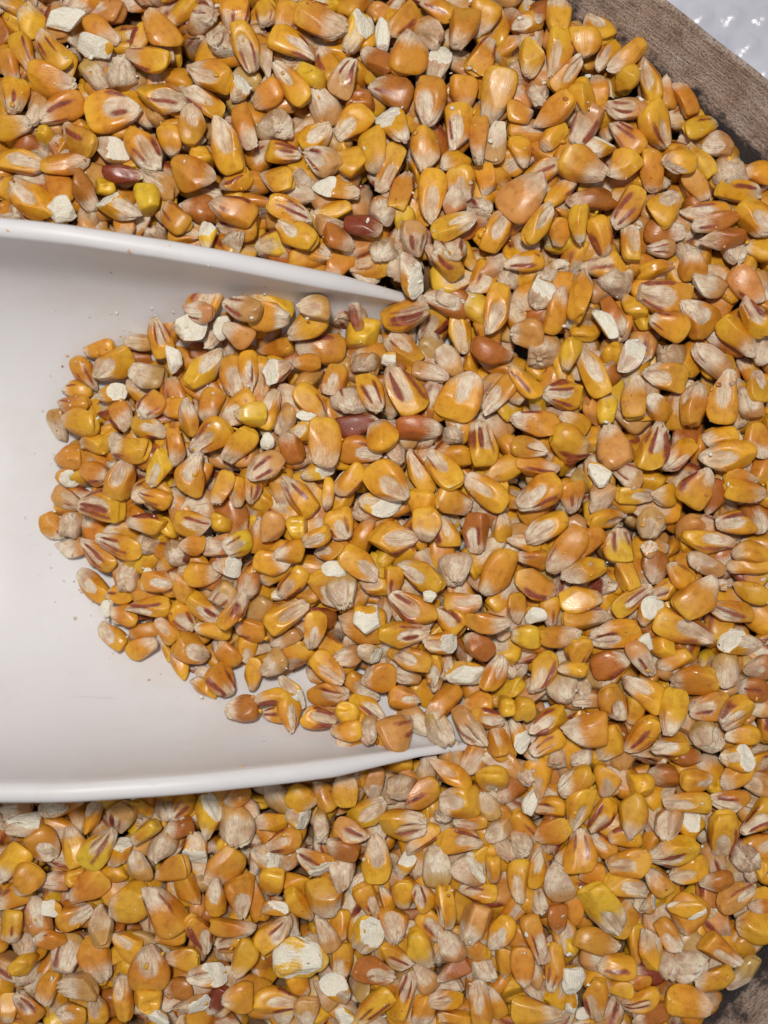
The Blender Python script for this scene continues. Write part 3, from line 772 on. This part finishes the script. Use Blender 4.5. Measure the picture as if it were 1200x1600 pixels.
OBS[1, 2] = '''70 80 70 185 120 Bk0 2; 195 75 0 115 115 Cl0 2; 160 185 0 150 125 By0 2; 285 120 30 155 105 Fy0 2; 80 240 180 190 145 By0 0; 400 60 110 165 140 Fy0; 640 120 178 250 155 Fy1 2; 790 60 95 175 135 By0 2;
895 100 -70 190 120 Fy0; 1035 100 93 190 140 Fb2 2; 1130 280 70 245 180 Bo0 2; 1150 80 -90 140 95 Sy1; 345 190 -5 165 90 Fo0; 495 245 145 220 125 Fy0 2; 165 340 50 200 115 Fy0 2; 330 370 120 205 150 Fo0;
405 370 0 170 135 Tg0 2; 370 270 10 155 85 Wc0; 775 290 -20 260 150 Fy2 2; 810 390 0 80 60 Wc0 2; 930 270 0 165 150 Tp0; 560 350 0 165 105 Fy0 0; 640 330 90 140 110 By0 0; 730 450 -35 240 140 Fo1 2;
145 490 210 220 135 Fy0 2; 275 560 85 185 115 Fy0 2; 500 530 0 225 190 Bo0; 530 500 0 165 140 Wc0 2; 690 570 176 240 135 Fy1 2; 870 605 0 170 125 Hy0 2; 910 500 -40 160 135 Fy0; 970 415 180 185 105 Fo0;
1075 510 178 220 135 Bo0 2; 1045 630 -50 160 140 Bb0 2; 985 765 0 195 165 Wc0 2; 1120 760 -110 175 130 Fo0 2; 140 600 30 155 95 Bp0; 190 680 60 175 135 Fy0; 80 705 40 150 115 Fg0 2; 345 725 145 195 135 Fy0 2;
430 680 0 155 105 Fp0; 535 660 -10 135 80 Hg0 2; 730 690 -20 205 120 Fo0 2; 575 770 0 155 145 Bo0 2; 700 780 -30 155 105 Fp0; 500 820 140 195 115 Fo0; 840 740 80 175 105 Fy0 0; 335 850 175 195 140 Fo0 2;
180 840 -55 195 95 Hl0 2; 75 860 15 175 95 By1 2; 700 875 172 155 105 Fo0 2; 875 890 45 230 140 Bo0 2; 1035 890 0 140 110 Bo0 2; 520 920 140 195 115 Fy1; 160 940 95 185 115 Fy0; 295 970 170 185 115 Fy2 2;
430 965 0 115 95 Cl0 2; 80 955 0 125 95 By0; 420 1035 0 150 80 By0; 660 1020 200 195 170 Bk1 2; 530 1030 0 110 90 Tp0; 760 990 130 175 115 Fp0; 995 1000 135 230 120 Fp1 2; 870 1030 0 130 120 Tg0 2;
1100 970 170 185 105 Fo0; 1070 1130 180 185 135 Fy0 2; 890 1160 100 175 150 By0 2; 1140 1080 -80 155 90 Fo0; 1185 910 0 105 95 Cl0 2'''
OBS[2, 2] = '''160 70 35 225 135 Fy0 2; 60 140 -10 175 95 Fy0; 245 170 62 260 140 Bo1 2; 450 40 175 215 100 Fy0; 505 160 -90 165 150 Bl2 2; 645 60 90 170 135 Fg0 2; 360 150 40 185 115 Bo0; 95 220 0 160 110 Bo0 0;
330 270 15 230 95 Sy0 2; 110 330 160 205 135 Bo2 2; 540 280 -70 185 135 By0; 640 170 30 90 80 Wp0; 330 400 188 225 135 By0 2; 440 350 0 125 115 Tp1; 110 485 80 120 105 Wc0 2; 190 470 90 140 100 By0 0; 25 450 90 155 125 Bo0;
560 415 215 220 95 Fy1 2; 350 500 190 240 115 Bo1; 650 470 60 170 105 Hy0 2; 225 580 195 215 85 So0 2; 65 585 0 145 105 Bl0 2; 480 580 10 245 150 Fy1 2; 625 610 0 105 90 Wc0 2; 805 560 160 300 155 Fy0 2; 855 390 225 235 190 Bo0 2;
1030 470 -12 250 140 Fo1 2; 930 140 176 255 135 Fy0 2; 1105 190 10 195 115 By0 2; 1040 50 8 250 115 Fy0; 910 240 -20 205 105 Fp1; 790 290 -45 160 120 By0; 670 260 70 160 140 Bb0 0; 720 370 20 140 100 Fy1; 995 350 0 85 75 Wp0;
1110 250 5 195 95 Bo0; 1120 370 -20 195 100 By1; 1080 610 170 235 145 Hy0 2; 1160 730 0 155 125 Fp0 2; 300 650 90 150 135 By0 2; 275 730 0 140 65 Sl0 2; 125 760 75 245 125 Fy1 2; 470 720 200 195 140 Bb2; 600 690 125 205 115 Fp1 2;
770 700 35 160 95 By0; 700 640 0 140 120 By0 0; 860 780 15 205 160 Bo0 2; 1020 750 90 165 150 Bg0; 1130 840 0 135 125 Bb1 2; 235 830 0 135 130 Tg0 2; 340 810 0 105 95 Tp0; 620 850 -40 240 150 Fy0 2; 480 900 105 200 150 Fo0 2;
355 880 0 130 105 Fp0; 575 940 90 140 105 By0 0; 745 930 68 230 120 By0 2; 930 920 10 205 140 Fo1; 1040 940 35 185 140 Fy0 2; 810 990 -30 150 105 Fp0; 45 930 0 130 125 Cl0 2; 170 985 35 220 125 Fy0 2; 350 1005 12 235 155 Bo0 2;
615 1050 50 210 130 By1; 730 1095 5 195 115 Fy1 2; 460 1090 60 205 125 By0; 915 1060 -50 160 150 Tg0 2; 1090 1060 0 175 120 By0; 1060 1140 0 165 135 Hy0 2; 170 1100 30 185 105 By2; 830 1160 180 195 95 Bb0; 220 1160 0 135 110 Tp0;
330 1150 0 130 120 Tp0; 40 1060 -70 170 90 Hy0; 1160 930 0 120 105 Fp0'''
OBS[0, 3] = '''60 200 0 160 100 Bp0; 230 200 0 185 75 Wp0; 110 275 10 190 120 Hp0 2; 195 370 130 185 150 Fo0 2; 335 375 -80 195 125 Bl0 2; 50 450 60 220 150 Bl0 2; 465 370 240 230 140 Fl2 2; 555 400 70 155 120 Hy0; 425 240 240 175 90 Fy0;
565 240 60 185 140 Fp1; 680 295 35 165 75 Sl0 2; 665 210 0 95 85 Cy0; 760 205 0 120 110 Tp0; 850 185 45 135 115 By0; 830 300 0 160 120 Bb0; 965 230 90 230 130 Hl0 2; 1100 295 0 185 150 Tp0 2; 1100 140 30 150 100 Bo0;
760 375 0 145 125 Tp0 2; 905 400 -90 160 155 Hy0; 1030 470 50 215 170 Bo0 2; 800 480 25 175 130 Bo0 2; 650 470 -80 160 135 Fp0; 150 520 60 150 140 Bo0 2; 240 540 0 130 105 Fp0; 60 610 20 180 120 Bo0 0; 410 570 30 215 130 Bo0 2;
330 520 0 105 95 Cy0; 510 500 0 165 100 By0; 600 630 10 205 190 Bl0 2; 235 650 -30 120 85 Wc0 2; 60 740 90 145 125 By0 2; 350 700 200 175 115 Fo0; 180 700 -80 205 135 Fk0; 240 790 -30 150 115 Bo0 2; 480 740 -80 195 130 Fp0 2;
770 660 -55 260 185 Bo0 2; 1020 600 -90 205 95 Fo0 2; 1130 600 90 205 160 Fo0 2; 880 580 120 175 115 Bo0; 930 780 115 225 130 Fo1 2; 1090 750 178 220 95 So0; 790 810 0 160 100 By0; 695 920 -90 240 185 Fo0 2; 300 880 -20 165 130 Tp1 2;
110 920 0 140 105 Cl0 2; 100 980 0 140 120 Tp0 0; 450 900 105 240 140 Bo0; 590 830 -30 160 135 Fl0 0; 850 900 0 165 115 By0; 970 970 10 195 135 Hy1 2; 1070 840 20 150 105 Fy1; 1140 890 60 175 115 By0 2; 225 1030 85 175 130 Bo0 2;
380 1010 0 185 150 Bp0 2; 565 1065 -90 250 105 Fo0 2; 680 1090 0 140 130 Cy0 2; 450 1130 -80 170 115 Fy0 2; 125 1120 -60 175 135 Fo1; 330 1160 0 150 125 Fo0 2; 900 1110 20 205 95 Hp0 2; 1130 1080 0 175 150 Bo0 2; 1010 1100 60 190 90 Bm1;
750 1160 -45 145 75 Wc0 2; 30 1140 90 140 80 By0; 830 1050 0 120 90 Bb0; 100 840 0 120 100 Tp0'''
OBS[1, 3] = '''215 145 145 155 120 By0 2; 320 135 -60 155 130 Bo0; 425 100 -90 165 135 By0 2; 555 90 90 145 105 Fp0; 680 90 0 145 125 Tp0 2; 510 215 215 220 130 Fy0 2; 770 140 22 215 120 Bo0 2; 950 155 -5 215 150 Fy0 2; 910 30 -30 215 105 Fy0 2;
1110 65 0 160 90 Cy0 2; 690 270 188 225 160 Fy0 2; 775 335 45 215 105 By0; 950 350 175 220 150 Fy0 2; 205 240 -30 145 120 Hy0 2; 310 270 -90 135 90 Tp0 2; 445 300 160 175 115 Fk1 2; 130 350 8 185 115 Fo1 2; 65 265 0 155 90 By0;
400 385 -20 175 115 Bb0 2; 560 430 -95 225 140 Fy0 2; 840 460 -75 195 135 Fg0 2; 700 460 60 150 95 Hy0; 990 480 0 175 150 Hg0 2; 1115 475 90 135 75 Sy0 2; 1090 180 -70 155 95 Fp0; 1140 300 40 140 110 Fp0; 1010 260 0 165 80 Fo0;
880 240 0 110 85 Tp0; 1165 380 0 95 75 Tp0; 280 450 -20 205 150 Ho1 2; 410 490 0 115 105 Tp0 2; 50 420 -30 170 125 Hy0; 80 550 90 150 135 By0 2; 320 610 110 190 180 Bo1 2; 195 650 125 215 105 By0; 525 625 110 195 135 Fy0 2;
470 560 60 130 70 Wp0; 605 620 -70 140 65 Sy0; 690 600 90 160 110 By0; 775 590 -80 165 115 Fy0 2; 885 645 92 235 95 Sy1 2; 1040 590 0 195 115 Fy1; 640 740 0 155 150 To0 2; 1030 730 60 185 160 Bk0 2; 820 740 125 175 130 Fy0;
90 660 0 135 85 Hy0 2; 85 780 220 205 150 Fy1 2; 520 780 60 195 170 Hl0 2; 330 770 -60 165 105 Fp0 2; 400 750 90 150 100 By0 0; 210 890 0 245 235 Wl0 2; 770 850 125 195 130 Bl0 2; 655 880 150 190 115 Fy0 2; 550 960 165 205 140 Fb0 2;
910 840 -60 195 125 Fp0; 1145 780 60 185 125 Fy0; 1030 870 0 135 115 Bo0; 400 910 90 165 125 Fo0; 390 1030 130 220 105 Hy0 2; 200 1040 120 130 115 By1; 90 1110 175 205 125 Fy1 2; 255 1150 90 155 115 Fp0 2; 320 1080 -50 155 95 Fp0;
695 1060 -105 230 115 Fy2 2; 790 990 -60 160 110 Fp0 0; 560 1120 40 215 120 By0 2; 890 1090 0 185 115 Fy0 2; 780 1140 80 165 135 Bo0; 1040 1100 -90 225 115 Fo0 2; 1120 1110 -60 170 115 By0; 930 960 30 160 105 Bb0; 1075 960 0 125 120 Tp0;
1170 920 90 170 100 By0; 420 1170 0 125 95 Wl0 2; 930 1180 0 140 80 By0'''
OBS[2, 3] = '''50 35 0 120 95 Tp0; 290 60 35 195 105 Sy0 2; 440 70 90 175 135 Fy0; 605 95 0 140 115 Cl0 2; 720 55 0 130 115 Bb0; 90 160 70 145 85 Wc0 2; 180 195 0 155 85 Fy2; 320 180 70 230 150 Fy0 2; 425 230 55 205 105 Fy1;
555 225 95 250 150 By0 2; 810 160 0 225 115 Fy0 2; 1020 150 -5 205 140 Fo0 2; 880 60 180 175 100 Fo0; 1050 40 45 185 120 By0; 1160 80 0 150 115 Fp0; 735 250 0 140 135 Tp0 2; 850 290 90 155 105 Hy0; 985 315 95 260 160 Fy0 2;
1150 230 40 205 125 Fy2 2; 190 300 30 185 145 Bo0 2; 310 390 -88 200 160 By2 2; 750 390 20 235 150 Fy1 2; 545 445 12 230 130 Fy0 2; 540 560 165 220 115 Fy0; 530 340 0 165 105 By0; 430 370 -40 165 105 Fo0; 55 365 0 125 115 Tp0 2;
110 470 -100 220 90 Fy0; 30 520 90 205 125 Fy0; 220 535 -75 220 150 Fg0 2; 370 500 0 135 115 Bo0; 430 670 125 285 180 Fl0 2; 690 540 -55 175 105 Bo0 2; 840 500 20 195 135 Fy0; 1110 430 0 170 160 Tm0 2; 120 640 0 135 115 Tp0;
215 720 90 155 120 Bb0; 300 660 -70 205 95 Bo0 0; 110 800 110 230 140 Fo0 2; 400 830 172 230 150 Bo0 2; 640 830 -88 230 95 Sy0 2; 830 700 60 205 170 Bo0; 810 650 5 185 85 Wc0 2; 660 650 0 125 115 Hy0; 1060 600 200 215 130 Fk2 2;
960 540 0 160 115 Bb0; 1130 765 0 195 180 By0 2; 740 790 135 175 130 Fo0; 490 930 0 175 145 By0 2; 980 850 145 230 130 Fo0 2; 730 930 0 120 115 Tp0 2; 650 960 0 140 125 Bm0 0; 825 920 90 155 120 Tp0; 935 985 0 175 150 By0 2;
1090 970 60 205 105 Fg0 2; 830 1100 172 240 150 By0 2; 600 1095 20 205 115 Fy0 2; 295 985 90 155 125 Wc0 2; 200 940 80 230 110 By0; 395 1090 95 205 125 Fy1 2; 280 1120 90 125 70 Wc0; 110 1140 180 240 135 By0 2; 500 1040 0 130 95 By0;
590 1000 0 110 100 Bo0; 660 1170 10 185 95 Bb0; 40 920 90 185 110 Bo0; 110 970 -60 160 95 Fp0; 1180 660 0 150 110 Bo0; 1185 480 90 135 100 Cy0'''

LAND = {  # labels of the odd ones out, by photograph position
    (655, 668): 'glossy rust brown bean shaped kernel lying across the middle of the heap',
    (576, 967): 'star shaped white starch fragment lying on an orange kernel',
    (470, 1497): 'large puffed yellowish white fragment with torn ragged edges',
    (1105, 1153): 'greyish kernel standing tip end up with a black pinhole spot',
    (1170, 1343): 'dark maroon kernel standing tip end up with a white centre',
    (748, 1010): 'small rust brown kernel with a pale pinkish tip stub',
    (945, 507): 'branched bright white fragment pressed against a rust brown kernel',
    (892, 693): 'round golden kernel darkening to maroon at one side',
    (820, 310): 'very large pinkish orange kernel with a plain smooth back',
    (102, 31): 'elongated white chunk lying beside a cracked white chunk',
    (145, 75): 'cracked white chunk with brown skin underneath',
    (943, 1423): 'largest smooth lemon yellow kernel with a long cream germ',
    (567, 525): 'smooth lemon yellow kernel standing crown end up in the scoop',
    (437, 190): 'round greyish tan kernel standing tip end up with swirled skin',
    (987, 557): 'kernel cut to an oval white face beside the branched fragment',
    (322, 1277): 'upright kernel with a square white broken top beside the scoop rim',
    (837, 962): 'square white fragment lying between golden kernels',
    (190, 270): 'dark maroon streaked kernel near the lit rim of the scoop',
    (847, 552): 'round greyish tan kernel next to a pinkish orange one',
    (1103, 1322): 'long golden kernel touching the dark maroon kernel',
    (903, 1330): 'golden kernel with two dark red streaks below a white tip',
    (968, 853): 'squat lemon kernel dark red on its tip half',
    (728, 1055): 'broad bright white starch fragment with a rim of yellow skin'}
NAMED = {(655, 668): 'the bean shaped brown kernel', (576, 967): 'the star shaped fragment', (470, 1497): 'the puffed fragment',
         (1105, 1153): 'the black spotted kernel', (1170, 1343): 'the dark maroon kernel', (945, 507): 'the branched white fragment',
         (892, 693): 'the round maroon sided kernel', (820, 310): 'the very large pinkish kernel', (145, 75): 'the cracked white chunk',
         (728, 1055): 'the broad white fragment',
         (943, 1423): 'the largest lemon kernel', (567, 525): 'the lemon crown up kernel', (437, 190): 'the round greyish kernel',
         (987, 557): 'the oval cut white kernel', (322, 1277): 'the square white topped kernel', (837, 962): 'the square white fragment',
         (190, 270): 'the maroon streaked kernel', (903, 1330): 'the twin streaked kernel', (968, 853): 'the squat red tipped kernel'}
TONEW = dict(y='golden', l='lemon yellow', o='orange', b='rust brown', p='pale cream', g='greyish tan', m='dark maroon', k='pinkish orange', c='white')
POSEW = dict(F='germ side up', B='back side up', S='on its edge', C='crown end up', T='tip end up', H='broken open white')
STRW = ['', 'faintly red streaked ', 'dark red streaked ']

def zone(px, py):
    for (a, b), nm in NAMED.items():
        if 8 < math.hypot(px - a, py - b) < 85: return 'beside ' + nm
    if wall_dist((px - 600) * SC, (800 - py) * SC) < 9: return 'against the metal tub wall'
    d = pile_inside(px, py)
    if d > -12 and px < 690:
        if d < 45 and px < 420: return 'at the heap edge in the scoop'
        return 'heaped inside the white scoop'
    if 690 <= px < 800 and 440 < py < 1190: return "at the scoop's open mouth"
    if px < 690 and py < 470 and py > 270: return 'beside the lit outer rim of the scoop'
    if px < 700 and 1170 < py < 1330: return 'in shadow beside the scoop rim'
    return 'loose in the tub'

items = []
for (cx, cy), txt in OBS.items():
    for ent in txt.replace('\n', ' ').split(';'):
        f = ent.split()
        if not f: continue
        x, y, a, L, W = map(float, f[:5]); kd, tone, st = f[5][0], f[5][1], int(f[5][2])
        ly = int(f[6]) if len(f) > 6 else 1
        if ly == 1 and L * W < 17500 and kd != 'W': ly = 0
        items.append([cx * 400 + x / 3, cy * 400 + y / 3, a, L, W, kd, tone, st, ly])
cand = sorted((i for i in items if i[5] != 'W'), key=lambda i: -i[3] * i[4] * (0.5, 1, 1.5)[i[8]])[:300]
single = {id(i) for i in cand} | {id(i) for i in items if i[5] == 'W'}
order = sorted(range(len(items)), key=lambda k: items[k][8])
rng = np.random.default_rng(77)
kernels_built = []
for k in order:
    px, py, ang, L, W, kd, tone, st, ly = it = items[k]
    r0 = np.random.default_rng(1000 + k)
    if st == 0 and kd in 'FB' and tone in 'yo' and r0.random() < 0.30: st = 1
    Tz = surf(px, py)
    f = SC / 3 * (D - Tz) / D
    a = math.radians(ang)
    mL, mW = L * f * 1.04, W * f * 1.05
    one = id(it) in single
    res = 14 if one else 9
    cap = (1.8, 4.0, 6.2)[ly]; lowest = (-1.0, 0.8, 2.4)[ly]
    if kd == 'W':
        P, F, C, M = make_crumb(mL * 0.94, mW * 0.92, max(2.2, min(mW * 0.45, 4.2)), tone, r0, 14)
        R = rz(a) @ rx(r0.normal(0, 0.12)) @ ry(r0.normal(0, 0.12))
    else:
        jit = rx(r0.normal(0, 0.14)) @ ry(r0.normal(0, 0.13))
        cut = None
        if kd in 'FBH':
            kL, kW = max(mL, 7.6), max(mW, 4.9)
            kT = float(np.clip(kW * r0.uniform(0.52, 0.66), 3.6, 5.2))
            flip = kd == 'B' or (kd == 'H' and r0.random() < 0.4)
            R = rz(a) @ jit @ (rx(math.pi) if flip else np.eye(3))
            if kd == 'H':
                n = R.T @ np.array([0.15 * r0.normal(), 0.15 * r0.normal(), 1.0]); n = n + np.array([0.75, 0.5 * r0.normal(), 0])
                n /= np.linalg.norm(n); cut = [(n, r0.uniform(0.60, 0.78))]
        elif kd == 'S':
            kL, kW, kT = mL, r0.uniform(6.0, 7.2), max(mW, 3.6)
            R = rz(a) @ jit @ rx(math.pi / 2 * r0.choice([-1, 1]))
        else:
            kL, kW, kT = r0.uniform(8.5, 10), max(mL, mW, 5.0), float(np.clip(min(mL, mW), 4.0, 8.0))
            t_ = math.radians(r0.uniform(55, 75))
            R = rz(a + math.pi / 2) @ jit @ ry(-t_ if kd == 'C' else t_)
            cap = min(cap, 4.0)
        P, F, C, M = make_kernel(kL, kW, kT, tone, st, r0, res, cut, pale=0.28 if tone in 'pg' else 0.0)
        if kd == 'T': pass
    x, y = to_world(px, py, Tz + 1)
    Kp = P + r0.uniform(0, 500, 3)
    if (round(px), round(py)) == (1105, 1153):
        dspot = np.linalg.norm((P @ R.T)[:, :2] - np.array([-2.2, 1.2]), axis=1)
        C = mixc(C, np.array([0.01, 0.01, 0.012]), sstep(1.0, 0.6, dspot) * ((P @ R.T)[:, 2] > 0))
    Wv, loc = settle(P @ R.T, x, y, Tz, cap, lowest, damp=0.7)
    if not one:
        to_stuff(Wv, F, C, M, Kp); continue
    loc = np.array([x, y, Wv[:, 2].min()])
    nm = 'corn_fragment' if kd == 'W' else 'corn_kernel'
    o = mesh_obj(nm, Wv - loc, F, M_KERNEL, None,
                 {'skin': ('FLOAT_COLOR', np.concatenate([C, np.ones((len(C), 1))], 1)), 'masks': ('FLOAT_VECTOR', M), 'kpos': ('FLOAT_VECTOR', Kp)})
    o.location = Vector(loc * MM)
    key = next((q for q in LAND if math.hypot(q[0] - px, q[1] - py) < 8), None)
    zn = zone(px, py)
    if kd in 'FBS':
        tip = np.array([-math.cos(a), math.sin(a)])            # picture-plane direction of the tip
        if zn == 'loose in the tub':
            v = np.array([560 - px, 815 - py]); c_ = float(tip @ v) / np.linalg.norm(v)
            zn = 'in open grain, ' + ('tip towards the scoop' if c_ > 0.5 else 'tip away from the scoop' if c_ < -0.5 else 'sideways to the scoop')
        elif zn == 'heaped inside the white scoop':
            zn = 'heaped in the scoop, tip towards its ' + ('mouth' if tip[0] > 0.64 else 'handle' if tip[0] < -0.64 else 'rim')
    if kd == 'W':
        big = 'large ' if L * W > 20000 else ('tiny ' if L * W < 9500 else '')
        lab = f"{big}{'pinkish cream' if tone == 'p' else 'yellowish white' if tone == 'l' else 'white'} broken corn fragment {zn}"
        tag(o, LAND.get(key, lab), 'corn fragment', 'broken white corn fragments ' + zn)
    else:
        ar = L * W * f * f
        big = 'large ' if ar > 82 else ('small ' if ar < 48 else 'slender ' if L / W > 1.72 else 'squat ' if L / W < 1.35 else '')
        pw = 'broken open to white starch' if kd == 'H' else 'lying ' + POSEW[kd] if kd in 'FBS' else 'standing ' + POSEW[kd]
        lab = f"{big}{STRW[st]}{TONEW[tone]} corn kernel {pw} {zn}"
        if len(lab.split()) > 16: lab = lab.replace(big, '', 1) if big else lab
        if len(lab.split()) > 16: lab = lab.replace('lying ', '').replace('standing ', '')
        if len(lab.split()) > 16: lab = lab.replace('corn kernel', 'kernel')
        if len(lab.split()) > 16: lab = lab.replace(' in open grain,', '').replace('faintly ', '').replace('dark red streaked', 'red streaked')
        if len(lab.split()) > 16: lab = lab.replace(' to white starch', '')
        tag(o, LAND.get(key, lab), 'corn kernel', 'corn kernels ' + zn)

# the rest of the grain, half hidden between and below the others
to_all = {k: np.concatenate(v) for k, v in STUFF.items() if k != 'n'}
o = mesh_obj('loose_corn', to_all['V'], to_all['F'], M_KERNEL, None,
             {'skin': ('FLOAT_COLOR', np.concatenate([to_all['C'], np.ones((len(to_all['C']), 1))], 1)),
              'masks': ('FLOAT_VECTOR', to_all['M']), 'kpos': ('FLOAT_VECTOR', to_all['K'])})
tag(o, 'mass of half hidden corn kernels filling the tub between the others', 'corn', kind='stuff')

# chaff and meal: specks on the scoop floor behind the heap and caught on the grain
rng = np.random.default_rng(9)
ch = {'V': [], 'F': [], 'C': [], 'M': [], 'K': []}; nch = 0
U4, F4 = quad_sphere(2)
def speck(x, y, size):
    global nch
    ix, iy = int((x + EXT) / CELL + 0.5), int((y + EXT) / CELL + 0.5)
    z = H[iy, ix]
    P = U4 * np.array([size, size * rng.uniform(0.4, 0.8), size * rng.uniform(0.12, 0.4)]) * (1 + 0.2 * rng.normal(size=(len(U4), 1)))
    P = P @ (rz(rng.uniform(0, 6.28)) @ rx(rng.normal(0, 0.3))).T
    P = P + np.array([x, y, z - P[:, 2].min() * 0.5])
    kind = rng.random()
    c = TONES['y'] if kind < 0.45 else TONES['k'] if kind < 0.62 else TONES['b'] if kind < 0.8 else TONES['p']
    m = np.array([0.8 if kind > 0.8 else 0.1, 0.5 if 0.62 < kind < 0.7 else 0, 0.9 if rng.random() < 0.3 else 0])
    ch['V'].append(P); ch['F'].append(F4 + nch); ch['C'].append(np.tile(c, (len(P), 1))); ch['M'].append(np.tile(m, (len(P), 1)))
    ch['K'].append(P + rng.uniform(0, 500, 3)); nch += len(P)
n_ = 0
while n_ < 120:
    px, py = rng.uniform(20, 560), rng.uniform(450, 1190)
    d = pile_inside(px, py)
    if -75 < d < 25 and rng.random() < math.exp(-max(-d, 0) / 22):
        x, y = to_world(px, py, -12)
        if in_scoop(x, y): speck(x, y, 0.12 + 0.4 * rng.random() ** 2); n_ += 1
for _ in range(900):
    x, y = rng.uniform(-88, 88), rng.uniform(-118, 118)
    if wall_dist(x, y) > 3 and not (in_scoop(x, y) and pile_inside(*to_px(x, y, -5)) < 0): speck(x, y, 0.15 + 0.6 * rng.random() ** 2.5)
ch = {k: np.concatenate(v) for k, v in ch.items()}
o = mesh_obj('corn_chaff', ch['V'], ch['F'], M_KERNEL, None, {'skin': ('FLOAT_COLOR', np.concatenate([ch['C'], np.ones((len(ch['C']), 1))], 1)),
             'masks': ('FLOAT_VECTOR', ch['M']), 'kpos': ('FLOAT_VECTOR', ch['K'])})
tag(o, 'fine chaff and meal specks scattered over corn and scoop floor', 'chaff', kind='stuff')

# added dark brown sheet that closes the gaps deep between the kernels
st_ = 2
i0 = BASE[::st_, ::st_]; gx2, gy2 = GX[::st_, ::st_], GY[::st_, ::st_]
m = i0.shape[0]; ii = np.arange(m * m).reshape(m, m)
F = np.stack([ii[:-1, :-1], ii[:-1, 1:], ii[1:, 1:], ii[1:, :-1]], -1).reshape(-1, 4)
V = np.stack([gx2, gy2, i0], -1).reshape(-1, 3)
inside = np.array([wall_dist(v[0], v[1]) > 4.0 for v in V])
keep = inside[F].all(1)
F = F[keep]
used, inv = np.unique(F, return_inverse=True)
o = mesh_obj('corn_underlay', V[used], inv.reshape(F.shape), M_BED)
tag(o, 'added dark brown sheet closing the deep gaps under the corn kernels', 'underlay', kind='stuff')
